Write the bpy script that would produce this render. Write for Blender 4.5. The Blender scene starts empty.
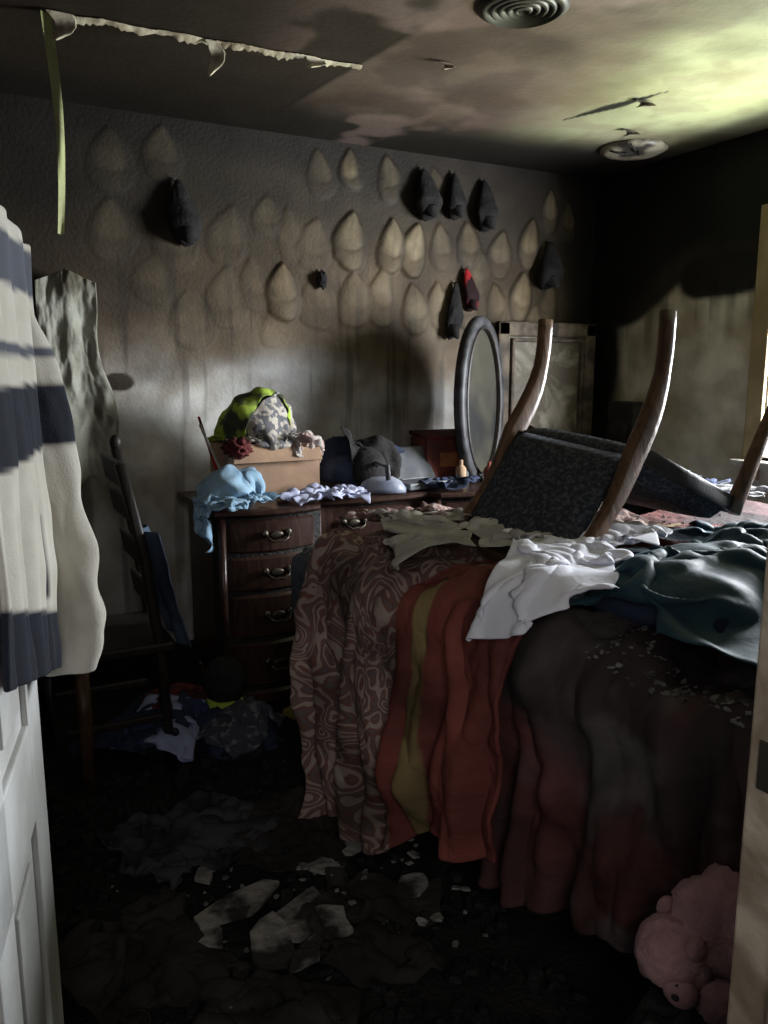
import bpy, bmesh, math, random
import numpy as np
from mathutils import Vector, Matrix

random.seed(7)
D=3.77; XB=3.41; CZ=2.50; XL=-0.45
sc=bpy.context.scene
sc.view_settings.view_transform='Standard'

# ------------------------------------------------------------ noise
def _h(ix,iy,iz,seed):
    ix=ix.astype(np.int64);iy=iy.astype(np.int64);iz=iz.astype(np.int64)
    n=(ix*374761393+iy*668265263+iz*1274126177+seed*974634777)&0xffffffff
    n=((n^(n>>13))*1274126177)&0xffffffff
    n=((n^(n>>16))*2246822519)&0xffffffff
    return ((n>>8)&0xffff)/65535.0
def vn(x,y,z=0.0,seed=0):
    x=np.asarray(x,float);y=np.asarray(y,float)
    x,y,z=np.broadcast_arrays(x,y,np.asarray(z,float))
    ix=np.floor(x);iy=np.floor(y);iz=np.floor(z)
    fx=x-ix;fy=y-iy;fz=z-iz
    fx=fx*fx*(3-2*fx);fy=fy*fy*(3-2*fy);fz=fz*fz*(3-2*fz)
    r=0
    for a in(0,1):
        for b in(0,1):
            for c in(0,1):
                w=(fx if a else 1-fx)*(fy if b else 1-fy)*(fz if c else 1-fz)
                r=r+w*_h(ix+a,iy+b,iz+c,seed)
    return r
def fbm(x,y,z=0.0,seed=0,o=4):
    s=0;a=.5;t=0
    for i in range(o):
        s=s+a*vn(np.asarray(x)*2**i,np.asarray(y)*2**i,np.asarray(z)*2**i,seed+i*17);t+=a;a*=.5
    return s/t
def ss(a,b,x):
    t=np.clip((x-a)/(b-a),0,1);return t*t*(3-2*t)
def mixc(c1,c2,m):
    return c1*(1-m[...,None])+np.asarray(c2)*m[...,None]

# ------------------------------------------------------------ materials
def mat(name,col,rough=.8,col2=None,scale=6.0,bump=0.0,bscale=30.0,metal=0.0,attr=None,spec=.3,dist=0.0,lo=.4,hi=.6,sheen=0):
    m=bpy.data.materials.new(name);m.use_nodes=True
    nt=m.node_tree;N=nt.nodes;L=nt.links
    b=N["Principled BSDF"]
    b.inputs["Roughness"].default_value=rough
    b.inputs["Metallic"].default_value=metal
    b.inputs["Specular IOR Level"].default_value=spec
    if sheen: b.inputs["Sheen Weight"].default_value=sheen
    tc=N.new("ShaderNodeTexCoord")
    src=None
    if attr:
        a=N.new("ShaderNodeAttribute");a.attribute_name=attr;src=a.outputs["Color"]
    if col2 is not None:
        n=N.new("ShaderNodeTexNoise");n.inputs["Scale"].default_value=scale;n.inputs["Detail"].default_value=6
        n.inputs["Distortion"].default_value=dist
        L.new(tc.outputs["Object"],n.inputs["Vector"])
        r=N.new("ShaderNodeValToRGB");r.color_ramp.elements[0].position=lo;r.color_ramp.elements[1].position=hi
        L.new(n.outputs["Fac"],r.inputs["Fac"])
        mx=N.new("ShaderNodeMix");mx.data_type='RGBA'
        L.new(r.outputs["Color"],mx.inputs["Factor"])
        if src: L.new(src,mx.inputs["A"])
        else: mx.inputs["A"].default_value=(*col,1)
        if attr:
            mm=N.new("ShaderNodeMix");mm.data_type='RGBA';mm.blend_type='MULTIPLY';mm.inputs["Factor"].default_value=1
            L.new(src,mm.inputs["A"]);mm.inputs["B"].default_value=(*col2,1)
            L.new(mm.outputs["Result"],mx.inputs["B"])
        else: mx.inputs["B"].default_value=(*col2,1)
        src=mx.outputs["Result"]
    if src: L.new(src,b.inputs["Base Color"])
    else: b.inputs["Base Color"].default_value=(*col,1)
    if bump>0:
        n2=N.new("ShaderNodeTexNoise");n2.inputs["Scale"].default_value=bscale;n2.inputs["Detail"].default_value=5
        L.new(tc.outputs["Object"],n2.inputs["Vector"])
        bp=N.new("ShaderNodeBump");bp.inputs["Strength"].default_value=bump;bp.inputs["Distance"].default_value=.02
        L.new(n2.outputs["Fac"],bp.inputs["Height"]);L.new(bp.outputs["Normal"],b.inputs["Normal"])
    return m
def woodmat(name,c1,c2,rough=.45,scale=8):
    m=bpy.data.materials.new(name);m.use_nodes=True
    nt=m.node_tree;N=nt.nodes;L=nt.links;b=N["Principled BSDF"];b.inputs["Roughness"].default_value=rough
    b.inputs["Specular IOR Level"].default_value=.3
    tc=N.new("ShaderNodeTexCoord");mp=N.new("ShaderNodeMapping");mp.inputs["Scale"].default_value=(1,1,.25)
    n=N.new("ShaderNodeTexNoise");n.inputs["Scale"].default_value=scale*3;n.inputs["Detail"].default_value=7;n.inputs["Distortion"].default_value=1.5
    L.new(tc.outputs["Object"],mp.inputs["Vector"]);L.new(mp.outputs["Vector"],n.inputs["Vector"])
    r=N.new("ShaderNodeValToRGB");r.color_ramp.elements[0].position=.35;r.color_ramp.elements[1].position=.7
    r.color_ramp.elements[0].color=(*c1,1);r.color_ramp.elements[1].color=(*c2,1)
    L.new(n.outputs["Fac"],r.inputs["Fac"]);L.new(r.outputs["Color"],b.inputs["Base Color"])
    bp=N.new("ShaderNodeBump");bp.inputs["Strength"].default_value=.2;bp.inputs["Distance"].default_value=.01
    L.new(n.outputs["Fac"],bp.inputs["Height"]);L.new(bp.outputs["Normal"],b.inputs["Normal"])
    return m

# ------------------------------------------------------------ builders
def link(o,parent=None):
    sc.collection.objects.link(o)
    if parent: o.parent=parent
    return o
def group(name):
    e=bpy.data.objects.new(name,None);e.empty_display_size=.1;return link(e)
def mesh(name,V,F,m=None,parent=None,smooth=True,cols=None,fa=None,uv=None):
    me=bpy.data.meshes.new(name)
    V=np.asarray(V,float).reshape(-1,3)
    me.from_pydata(V.tolist(),[],[tuple(int(i) for i in f) for f in F])
    me.update()
    if smooth: me.polygons.foreach_set("use_smooth",[True]*len(me.polygons))
    if cols is not None:
        a=me.color_attributes.new("Col",'FLOAT_COLOR','POINT')
        c=np.ones((len(V),4));c[:,:3]=np.asarray(cols).reshape(-1,3);a.data.foreach_set("color",c.ravel())
    if fa is not None:
        for k,v in fa.items():
            a=me.attributes.new(k,'FLOAT','POINT');a.data.foreach_set("value",np.asarray(v,float).ravel())
    if uv is not None:
        a=me.attributes.new("cuv",'FLOAT_VECTOR','POINT');c=np.zeros((len(V),3));c[:,:2]=np.asarray(uv).reshape(-1,2)
        a.data.foreach_set("vector",c.ravel())
    if m: me.materials.append(m)
    return link(bpy.data.objects.new(name,me),parent)
def gridF(nu,nv,mask=None,closeu=False):
    F=[]
    for i in range(nu if closeu else nu-1):
        i2=(i+1)%nu
        for j in range(nv-1):
            if mask is not None and not(mask[i,j] and mask[i2,j] and mask[i,j+1] and mask[i2,j+1]): continue
            F.append((i*nv+j,i2*nv+j,i2*nv+j+1,i*nv+j+1))
    return F
def mod(o,solid=0,sub=0,offset=0):
    if solid:
        m=o.modifiers.new("s",'SOLIDIFY');m.thickness=solid;m.offset=offset
    if sub:
        m=o.modifiers.new("u",'SUBSURF');m.levels=sub;m.render_levels=sub
    return o
def box(name,c,s,m,parent=None,bev=.004,rot=None,seg=2,smooth=False):
    bm=bmesh.new();bmesh.ops.create_cube(bm,size=1)
    bmesh.ops.scale(bm,vec=s,verts=bm.verts)
    if bev: bmesh.ops.bevel(bm,geom=bm.edges[:],offset=min(bev,min(s)*.45),segments=seg,affect='EDGES',profile=.5)
    M=Matrix.Translation(c)
    if rot is not None: M=M@(Matrix.Rotation(rot[2],4,'Z')@Matrix.Rotation(rot[1],4,'Y')@Matrix.Rotation(rot[0],4,'X'))
    bmesh.ops.transform(bm,matrix=M,verts=bm.verts)
    me=bpy.data.meshes.new(name);bm.to_mesh(me);bm.free();me.materials.append(m)
    if smooth: me.polygons.foreach_set("use_smooth",[True]*len(me.polygons))
    return link(bpy.data.objects.new(name,me),parent)
def sweep(name,pts,wd,ht,m,parent=None,side=(0,1,0),closed=False,n=8,power=4,caps=True,smooth=True):
    P=[Vector(p) for p in pts];k=len(P);V=[]
    wd=wd if hasattr(wd,'__len__') else [wd]*k;ht=ht if hasattr(ht,'__len__') else [ht]*k
    S0=Vector(side)
    for i,p in enumerate(P):
        if closed: t=P[(i+1)%k]-P[i-1]
        else: t=P[min(i+1,k-1)]-P[max(i-1,0)]
        t.normalize();s=(S0-t*S0.dot(t)).normalized();u=t.cross(s)
        for j in range(n*2):
            a=2*math.pi*j/(n*2);ca,sa=math.cos(a),math.sin(a)
            q=(abs(ca)**power+abs(sa)**power)**(-1/power)
            V.append(p+s*(ca*q*wd[i]/2)+u*(sa*q*ht[i]/2))
    n2=n*2;F=[]
    for i in range(k if closed else k-1):
        for j in range(n2):
            a=i*n2+j;b=i*n2+(j+1)%n2;c=((i+1)%k)*n2+(j+1)%n2;d=((i+1)%k)*n2+j
            F.append((a,b,c,d))
    if not closed and caps:
        F.append(tuple(range(n2))[::-1]);F.append(tuple((k-1)*n2+j for j in range(n2)))
    return mesh(name,[tuple(v) for v in V],F,m,parent,smooth)
def tube(name,pts,r,m,parent=None,n=8): 
    r=r if hasattr(r,'__len__') else [r]*len(pts)
    return sweep(name,pts,[2*x for x in r],[2*x for x in r],m,parent,side=(.3,.9,.2),n=n,power=2)
def blob(name,c,r,m,parent=None,amp=.12,fr=3,seed=0,rot=0,n=24,o=3):
    th=np.linspace(0,2*np.pi,n*2,endpoint=False);ph=np.linspace(0,np.pi,n)
    T,Pp=np.meshgrid(th,ph,indexing='ij')
    x=np.sin(Pp)*np.cos(T);y=np.sin(Pp)*np.sin(T);z=np.cos(Pp)
    k=1+amp*(fbm(x*fr+9,y*fr+9,z*fr+9,seed,o)-.5)*2
    x,y,z=x*k*r[0],y*k*r[1],z*k*r[2]
    ca,sa=math.cos(rot),math.sin(rot)
    V=np.stack([c[0]+x*ca-y*sa,c[1]+x*sa+y*ca,c[2]+z],-1)
    return mesh(name,V,gridF(n*2,n,closeu=True),m,parent)

# ------------------------------------------------------------ PBD cloth
def cloth(name,nx,ny,sp,init,collide,m,parent=None,mask=None,steps=80,iters=10,seed=0,bend=.12,thick=.004,sub=1,damp=.96,stick=.6,uv=False,wr=.010,wf=6):
    X=init(nx,ny,sp)
    M=np.ones((nx,ny)) if mask is None else mask.astype(float)
    cons=[]
    def add(di,dj,k):
        L=sp*math.hypot(di,dj)
        I,J=np.meshgrid(np.arange(nx-di),np.arange(max(0,-dj),ny-max(0,dj)),indexing='ij')
        I=I.ravel();J=J.ravel()
        ok=(M[I,J]*M[I+di,J+dj])>0
        I=I[ok];J=J[ok]
        key=(I//di)%2 if di else (J//dj)%2
        for c in (0,1):
            s=key==c
            cons.append((I[s]*ny+J[s],(I[s]+di)*ny+J[s]+dj,L,k))
    add(1,0,1.);add(0,1,1.);add(1,1,.5);add(1,-1,.5);add(2,0,bend);add(0,2,bend)
    X=X.reshape(-1,3);Vp=X.copy()
    g=np.array([0,0,-9.8*(1/60)**2]);hit=np.zeros(len(X),bool)
    for s in range(steps):
        vel=(X-Vp)*damp
        vm=np.linalg.norm(vel,axis=1,keepdims=True);vel=vel*np.minimum(1,.03/np.maximum(vm,1e-9))
        Vp=X.copy();X=X+vel+g
        for it in range(iters):
            for a,b,L,k in cons:
                d=X[b]-X[a];n=np.sqrt((d*d).sum(1))+1e-9
                c=(k*.5*(n-L)/n)[:,None]*d
                X[a]+=c;X[b]-=c
            if it%3==2: X,_=collide(X)
        X,hit=collide(X)
        X[hit,:2]=X[hit,:2]*(1-stick)+Vp[hit,:2]*stick
        X,_=collide(X)
        Vp=np.where(hit[:,None],Vp*.1+X*.9,Vp)
    V=X.reshape(nx,ny,3)
    gi,gj=np.meshgrid(np.arange(nx)*sp,np.arange(ny)*sp,indexing='ij')
    N=np.cross(np.gradient(V,axis=0),np.gradient(V,axis=1));N/=np.maximum(np.linalg.norm(N,axis=2,keepdims=True),1e-9)
    N=N*np.where(N[...,2:3]<0,-1,1)
    wx=gi*wf+1.2*fbm(gi*4,gj*4,0,seed+70,2);wy=gj*wf*.7+1.2*fbm(gi*4+9,gj*4,0,seed+71,2)
    rd=np.clip(1-np.abs(2*vn(wx,wy,0,seed+72)-1)*2.2,0,1)+.5*np.clip(1-np.abs(2*vn(wx*2.1+5,wy*2.1,0,seed+73)-1)*2.4,0,1)+.25*vn(wx*5,wy*5,0,seed+74)
    V=V+N*(rd*wr)[...,None]
    o=mesh(name,V,gridF(nx,ny,mask),m,parent,True,uv=(np.stack([gi,gj],-1) if uv else None),fa=({"pat":np.ones((nx,ny))} if uv else None))
    if mask is not None:
        bm=bmesh.new();bm.from_mesh(o.data)
        bmesh.ops.delete(bm,geom=[v for v in bm.verts if not v.link_faces],context='VERTS')
        bm.to_mesh(o.data);bm.free()
    mod(o,thick,sub)
    return o
def init_crumple(c,ang,sx,sy,amp,fr,seed,tilt=0):
    def f(nx,ny,sp):
        i,j=np.meshgrid(np.arange(nx)-nx/2,np.arange(ny)-ny/2,indexing='ij')
        x=i*sp*sx;y=j*sp*sy
        x=x+.14*(fbm(i*sp*fr,j*sp*fr,1.3,seed+5,2)-.5);y=y+.14*(fbm(i*sp*fr,j*sp*fr,4.3,seed+6,2)-.5)
        z=c[2]+amp*(fbm(i*sp*fr+7,j*sp*fr+3,0.5,seed,3)-.3)+tilt*x
        ca,sa=math.cos(ang),math.sin(ang)
        return np.stack([c[0]+x*ca-y*sa,c[1]+x*sa+y*ca,z],-1)
    return f

# ============================================================ BED FRAME
BO=np.array([1.28,.95]);BR=math.radians(8.6)
ex=np.array([math.cos(BR),math.sin(BR)]);ey=np.array([-math.sin(BR),math.cos(BR)])
BL,BW,BT=2.0,1.75,.765
def toworld(x,y,z):
    return np.stack([BO[0]+x*ex[0]+y*ey[0],BO[1]+x*ex[1]+y*ey[1],z],-1)
def tolocal(X):
    d=X[:,:2]-BO;return d@ex,d@ey
def bump(x,y):
    b=.04*fbm(x*3+5,y*3+5,0,3,3)*ss(1.5,1.3,y)
    b=b+.05*np.exp(-(((x-1.75)/.4)**2+((y-1.2)/.3)**2))
    return b
def col_bed(X,off=.02):
    x,y=tolocal(X);r=.07;z=X[:,2]
    top=BT+bump(x,y)+off
    lx,hx,ly,hy=-.03,BL-r,-.0,BW-r
    cx=np.clip(x,lx,hx);cy=np.clip(y,ly,hy);cz=np.minimum(z,top-r)
    dx,dy,dz=x-cx,y-cy,z-cz
    d=np.sqrt(dx*dx+dy*dy+dz*dz);rr=r+off
    ins=(d<1e-6);hit=d<rr
    k=np.where(hit&~ins,rr/np.maximum(d,1e-6),1.)
    nx_,ny_,nz_=cx+dx*k,cy+dy*k,cz+dz*k
    nz_=np.where(ins,top,nz_)
    nz2=np.maximum(nz_,.015);hit=hit|(nz_<.015)
    return toworld(nx_,ny_,nz2),hit

# ============================================================ MATERIALS
M_wall=mat("wall_soot",(0,0,0),.66,attr="Col",col2=(.62,.57,.50),scale=4,bump=.16,bscale=60,spec=.28)
M_ceil=mat("ceiling_soot",(0,0,0),.65,attr="Col",col2=(.75,.7,.66),scale=3,bump=.10,bscale=40,spec=.25)
M_floor=mat("burnt_carpet",(.008,.0075,.007),.95,(.018,.016,.014),9,.9,70)
M_black=mat("char_black",(.006,.006,.006),.7,(.014,.013,.012),12,.5,60)
M_trim=mat("white_trim",(.50,.49,.44),.6,(.3,.28,.25),7,.1,30)
M_jamb=mat("jamb_wood",(.50,.42,.33),.6,(.24,.18,.13),5,.3,25,dist=1.5)
M_door=mat("door_paint",(.60,.61,.60),.5,(.40,.40,.38),4,.1,20)
M_wood=woodmat("cherry_wood",(.020,.010,.008),(.048,.024,.017),.3)
M_legwood=woodmat("chair_wood",(.070,.038,.022),(.18,.10,.058),.4)
M_darkwood=woodmat("dark_wood",(.012,.010,.009),(.03,.022,.018),.5)
M_brass=mat("aged_brass",(.06,.052,.04),.4,metal=.8)
M_uph=mat("charcoal_fabric",(.022,.025,.033),.95,(.085,.087,.10),80,.4,90,lo=.45,hi=.68)
M_white=mat("white_cotton",(.82,.82,.89),.9,(.74,.74,.83),6,.08,80)
M_cream=mat("cream_cloth",(.46,.44,.40),.9,(.30,.28,.26),7,.12,80)
M_teal=mat("teal_cloth",(.016,.050,.078),.65,(.022,.065,.092),6,.1,60,sheen=.1)
M_ltblue=mat("lightblue_cloth",(.28,.42,.54),.9,(.20,.32,.44),9,.1,60)
M_hiv=mat("hi_vis_cloth",(.34,.46,.06),.8,(.04,.05,.03),7,.1,60,lo=.47,hi=.55)
M_navy=mat("navy_cloth",(.012,.018,.04),.9,(.03,.04,.08),8,.2,60)
M_maroon=mat("maroon_cloth",(.10,.018,.018),.9,(.04,.01,.01),8,.2,60)
M_card=mat("cardboard",(.38,.25,.16),.85,(.28,.18,.12),5,.1,40)
M_redbox=mat("red_box",(.17,.04,.03),.6,(.07,.02,.015),9,.1,40)
M_grey=mat("grey_plastic",(.16,.17,.18),.4,(.07,.07,.08),7)
M_pink=mat("pink_plush",(.42,.23,.24),.95,(.26,.13,.14),10,.4,120,sheen=.1)
M_paper=mat("ash_paper",(.26,.25,.24),.9,(.08,.075,.07),11,.3,40)
M_cap=mat("sooty_cap",(.008,.0075,.008),.9,(.018,.016,.016),20,.3,80)
M_capred=mat("red_cap",(.36,.015,.02),.85,(.015,.004,.005),9,.3,80,lo=.47,hi=.53)
M_glass=mat("sooty_mirror",(.03,.03,.03),.4,(.07,.065,.05),4,metal=.5)
M_yel=mat("yellow_plastic",(.32,.27,.06),.6,(.2,.17,.03),9)
M_matt=mat("mattress_side",(.07,.08,.10),.9,(.11,.12,.14),25,.4,60)
M_mtop=mat("mattress_damask",(.28,.26,.24),.9,(.10,.11,.15),16,.5,40,dist=2.5,lo=.47,hi=.53)

# ============================================================ ROOM
def wallgrid(name,o,u,v,lu,lv,step,colfn,m,disp=None,nrm=None,hole=None):
    nu=int(lu/step)+1;nv=int(lv/step)+1
    a=np.linspace(0,lu,nu);b=np.linspace(0,lv,nv);A,B=np.meshgrid(a,b,indexing='ij')
    P=np.array(o)+A[...,None]*np.array(u)+B[...,None]*np.array(v)
    C=np.clip(colfn(P),0.002,1)
    if disp is not None: P=P+disp(P)[...,None]*np.array(nrm)
    F=gridF(nu,nv)
    if hole: F=[f for f in F if not hole(P.reshape(-1,3)[f[0]],P.reshape(-1,3)[f[2]])]
    return mesh(name,P,F,m,None,True,cols=C)

K=1.048
ghosts=[# x,z,w,h,brightness,relief
(.64,2.25,.21,.28,.10,.004),(.85,2.30,.19,.26,.13,.004),(1.13,1.99,.20,.28,.11,.004),(1.31,2.09,.17,.2,.12,.004),
(1.39,1.76,.19,.30,.48,.018),(1.57,2.29,.17,.24,.18,.005),(1.74,2.33,.13,.20,.30,.009),(1.93,2.31,.15,.24,.24,.008),
(1.74,2.01,.20,.30,.40,.018),(1.94,2.00,.17,.30,.52,.018),(2.09,1.99,.18,.30,.58,.018),(1.74,1.74,.22,.30,.20,.010),
(1.91,1.75,.19,.30,.24,.010),(2.08,1.70,.19,.28,.30,.010),(2.24,1.73,.17,.27,.28,.010),(2.40,2.04,.18,.26,.28,.010),
(2.61,2.00,.18,.27,.30,.011),(2.74,1.79,.18,.30,.70,.018),(2.80,2.07,.17,.30,.52,.014),(2.93,2.25,.14,.26,.34,.010),
(3.06,2.2,.13,.24,.36,.009),(2.92,1.98,.15,.26,.42,.011),(.95,1.62,.24,.28,.11,.004),(1.12,1.72,.22,.3,.13,.004),(.88,1.95,.22,.28,.10,.004),
(1.55,1.98,.2,.28,.15,.005),(.62,1.98,.22,.28,.10,.003),(2.42,1.73,.16,.26,.28,.009),(2.58,1.74,.16,.26,.30,.010),(1.57,1.72,.22,.28,.15,.005),(2.20,2.30,.13,.22,.14,.004),(2.95,1.76,.15,.25,.36,.010),(1.33,1.60,.16,.2,.08,.003),(.80,1.78,.2,.24,.10,.003),(2.47,1.90,.16,.26,.22,.008),(2.66,1.62,.16,.24,.22,.007),
(1.24,1.78,.18,.26,.10,.004),(1.43,2.02,.16,.26,.11,.004),(2.24,2.02,.16,.26,.22,.008),(2.85,1.66,.15,.22,.24,.007)]
def ghostmask(P):
    B=np.zeros(P.shape[:2]);H=np.zeros(P.shape[:2]);E=np.zeros(P.shape[:2])
    wob=(fbm(P[...,0]*11,P[...,2]*11,0,61,4)-.5)
    for k,(gx,gz,w,h,br,rel) in enumerate(ghosts):
        gx*=K;gz=1.4+(gz-1.4)*K
        rr=math.sin(k*7.1)*.16
        dx0=P[...,0]-gx;dz0=P[...,2]-gz
        dx=dx0*math.cos(rr)-dz0*math.sin(rr)+wob*.024;dz=dx0*math.sin(rr)+dz0*math.cos(rr)+wob*.028
        t=np.clip(dz/h+.5,0,1);dx=dx+.10*w*math.sin(k*3.3)*np.sin(t*3.1)
        q=np.clip(t/.4,0,1);u=np.clip((t-.4)/.6,0,1)
        hw=.5*w*np.where(t<.4,np.sqrt(np.clip(q*(2-q),0,1)),(1-u**2.0)*.93+.07*np.sqrt(1-u*.99))+1e-4
        m=(1-np.abs(dx)/hw)*(np.abs(dz)<h*.5)
        m=np.clip(m,0,1)*ss(0,.12,t)*ss(1,.92,t)
        mk=ss(0,.75,m)
        seamz=t-.34-.7*(dx/w)**2
        inner=(.35+.65*ss(-.05,.10,seamz))*(1-.25*np.exp(-(dx/.006)**2)*(t>.4))*(1-.35*ss(.6,1,t))
        B=np.maximum(B,mk*br*inner*(.85+1.2*wob))
        E=np.maximum(E,ss(.0,.12,m)*(1-ss(.12,.45,m))*min(1,.25+br*1.1)*(.7+wob))  # painted shading: rim of each cap mark darkened in colour, centre left brighter
        dome=np.sqrt(np.clip(m*(2-m),0,1))
        H=np.maximum(H,rel*(dome-.3*np.exp(-(seamz/.035)**2)*mk))
    return B,H,E
def colA(P):
    x,z=P[...,0],P[...,2]
    n=fbm(x*1.3,z*2.2,0,11,5);n2=fbm(x*5,z*5,0,21,4)
    zz=z+.42*(n-.5)
    c=np.zeros(P.shape)+np.array([.015,.011,.009])
    c=mixc(c,(.030,.022,.014),ss(2.45,2.2,zz))
    c=mixc(c,(.085,.060,.034),ss(2.20,1.82,zz))
    c=mixc(c,(.14,.107,.070),ss(1.78,1.52,zz))
    c=mixc(c,(.36,.355,.35),ss(1.56,1.30,zz))
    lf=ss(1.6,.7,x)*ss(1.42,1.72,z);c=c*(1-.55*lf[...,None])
    c=mixc(c,(.62,.61,.58),ss(1.45,1.30,zz)*ss(1.5,.9,x))
    c=mixc(c,(.010,.009,.008),ss(3.16,3.36,x+.1*n2))
    dr=ss(.60,.75,fbm(x*22,z*1.5,0,31,3))*.4*ss(2.4,1.6,z)
    c=c*(1-dr[...,None])
    c=c*(.6+.8*n2[...,None])
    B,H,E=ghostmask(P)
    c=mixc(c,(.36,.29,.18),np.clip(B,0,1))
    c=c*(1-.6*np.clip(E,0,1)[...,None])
    sp=np.exp(-(((x-.66)/.07)**2+((z-1.35)/.04)**2))*(.5+n2)
    c=mixc(c,(.04,.03,.02),ss(.3,.5,sp))
    return c
def dispA(P): return ghostmask(P)[1]
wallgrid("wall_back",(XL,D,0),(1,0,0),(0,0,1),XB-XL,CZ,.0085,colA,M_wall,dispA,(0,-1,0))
W0,W1,WZ0,WZ1=1.35,2.54,.98,2.06
def colB(P):
    y,z=P[...,1],P[...,2]
    n=fbm(y*2,z*2,0,41,4);n2=fbm(y*9,z*9,0,43,4)
    edge=1.86+.14*(n-.5)-.22*ss(3.05,3.5,y)
    c=np.zeros(P.shape)+np.array([.007,.0065,.006])
    low=ss(edge+.03,edge-.03,z)*ss(3.60,3.48,y+.06*n2)
    c=mixc(c,(.58,.55,.48),low)
    halo=ss(.16,.02,np.abs(z-edge-.07))*(z>edge)*.05*ss(3.5,3.3,y)
    c=c+halo[...,None]*np.array([.5,.45,.35])
    hump=np.exp(-(((y-2.84)/.28)**4+((z-1.87)/.12)**2))
    c=mixc(c,(.012,.011,.010),ss(.3,.55,hump+.2*(n2-.5)))
    dr=ss(.55,.75,fbm(y*30,z*1.2,0,47,3))*ss(.4,0,edge-z)*low
    c=c*(1-.6*dr[...,None]);c=c*(.75+.5*n2[...,None])
    return c
wallgrid("wall_right",(XB,.45,0),(0,1,0),(0,0,1),D-.45,CZ,.015,colB,M_wall,hole=lambda a,b:(min(a[1],b[1])>W0 and max(a[1],b[1])<W1 and min(a[2],b[2])>WZ0 and max(a[2],b[2])<WZ1))
def colC(P):
    x,y=P[...,0],P[...,1]
    n=fbm(x*1.2,y*1.2,0,51,5);n2=fbm(x*5,y*5,0,53,4)
    c=np.zeros(P.shape)+np.array([.028,.020,.015])
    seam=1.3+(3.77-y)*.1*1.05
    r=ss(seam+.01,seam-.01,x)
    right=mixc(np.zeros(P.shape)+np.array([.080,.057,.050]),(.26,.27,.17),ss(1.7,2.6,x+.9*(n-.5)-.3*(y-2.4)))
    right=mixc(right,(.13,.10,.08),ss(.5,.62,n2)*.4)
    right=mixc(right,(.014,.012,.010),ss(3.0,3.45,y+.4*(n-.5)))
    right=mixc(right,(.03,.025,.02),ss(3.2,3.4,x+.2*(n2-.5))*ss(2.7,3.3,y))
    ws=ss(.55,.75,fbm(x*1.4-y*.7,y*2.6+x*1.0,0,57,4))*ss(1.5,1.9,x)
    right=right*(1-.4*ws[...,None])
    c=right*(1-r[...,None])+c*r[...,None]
    c=c*(1-.55*np.exp(-((x-seam)/.012)**2)[...,None])
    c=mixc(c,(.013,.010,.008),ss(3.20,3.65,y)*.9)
    ph=ss(.55,.63,fbm(x*2.2+3,y*2.2,0,58,4))*ss(.9,1.3,x)*ss(2.4,1.9,x)
    c=mixc(c,(.20,.14,.13),ph*.5)
    gx=2.63-(y-2.45)*.25;d=np.abs(x-gx)/(.035*(1-np.clip(np.abs(y-2.75)/.26,0,1))+1e-4)
    c=mixc(c,(.006,.006,.005),ss(1.3,.8,d))
    c=c*(.8+.4*n2[...,None]);return c
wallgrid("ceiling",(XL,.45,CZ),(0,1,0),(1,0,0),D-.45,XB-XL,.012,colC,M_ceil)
mesh("floor",[(XL,-1.6,0),(XB,-1.6,0),(XB,D,0),(XL,D,0)],[(0,1,2,3)],M_floor,smooth=False)
M_wl=mat("wall_left_soot",(.03,.026,.02),.8,(.06,.05,.04),3,.2,40)
mesh("wall_left",[(XL,.45,0),(XL,D,0),(XL,D,CZ),(XL,.45,CZ)],[(0,1,2,3)],M_wl,smooth=False)
g=group("wall_front")
box("wall_part_1",((XL-.1)/2,.51,CZ/2),(-.1-XL,.12,CZ),M_wl,g,0)
box("wall_part_2",((.83+XB)/2,.51,CZ/2),(XB-.83,.12,CZ),M_wl,g,0)
box("wall_part_3",(.37,.51,(2.1+CZ)/2),(.94,.12,CZ-2.1),M_wl,g,0)
g=group("trim_1")
box("jamb",(.809,.51,1.04),(.034,.13,2.08),M_jamb,g,.004)
box("casing",(.869,.437,1.04),(.07,.018,2.1),M_jamb,g,.005)
box("stop",(.790,.50,1.04),(.012,.035,2.08),M_jamb,g,.003)
box("strike_plate",(.791,.545,.95),(.003,.03,.06),M_brass,g,.001)
box("jamb_left",(-.092,.51,1.04),(.02,.13,2.08),M_trim,g,.004)
g=group("window_1")
cx=XB-.012
box("casing_left",(cx,W1+.045,(WZ0+WZ1)/2),(.024,.09,WZ1-WZ0+.2),mat("casing_paint",(.34,.27,.16),.6,(.24,.18,.10),4,.1,30),g,.004)
box("casing_right",(cx,W0-.045,(WZ0+WZ1)/2),(.024,.09,WZ1-WZ0+.2),M_trim,g,.004)
box("casing_top",(cx,(W0+W1)/2,WZ1+.05),(.024,W1-W0,.09),M_trim,g,.004)
box("sill",(XB-.03,(W0+W1)/2,WZ0-.02),(.1,W1-W0+.24,.03),M_trim,g,.006)
for nm,c,s in [("reveal_l",(XB+.06,W1,1.53),(.12,.02,1.12)),("reveal_r",(XB+.06,W0,1.53),(.12,.02,1.12)),("reveal_t",(XB+.06,(W0+W1)/2,WZ1),(.12,1.22,.02)),("reveal_b",(XB+.06,(W0+W1)/2,WZ0),(.12,1.22,.02)),
   ("meeting_rail",(XB+.06,(W0+W1)/2,1.5),(.03,1.18,.035))]:
    box(nm,c,s,M_trim,g,.002)
box("baseboard_back",((XL+XB)/2,D-.012,.05),(XB-XL,.02,.1),M_darkwood,None,.003)
box("baseboard_right",(XB-.012,(0.6+D)/2,.05),(.02,D-.62,.1),M_darkwood,None,.003)

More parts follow.
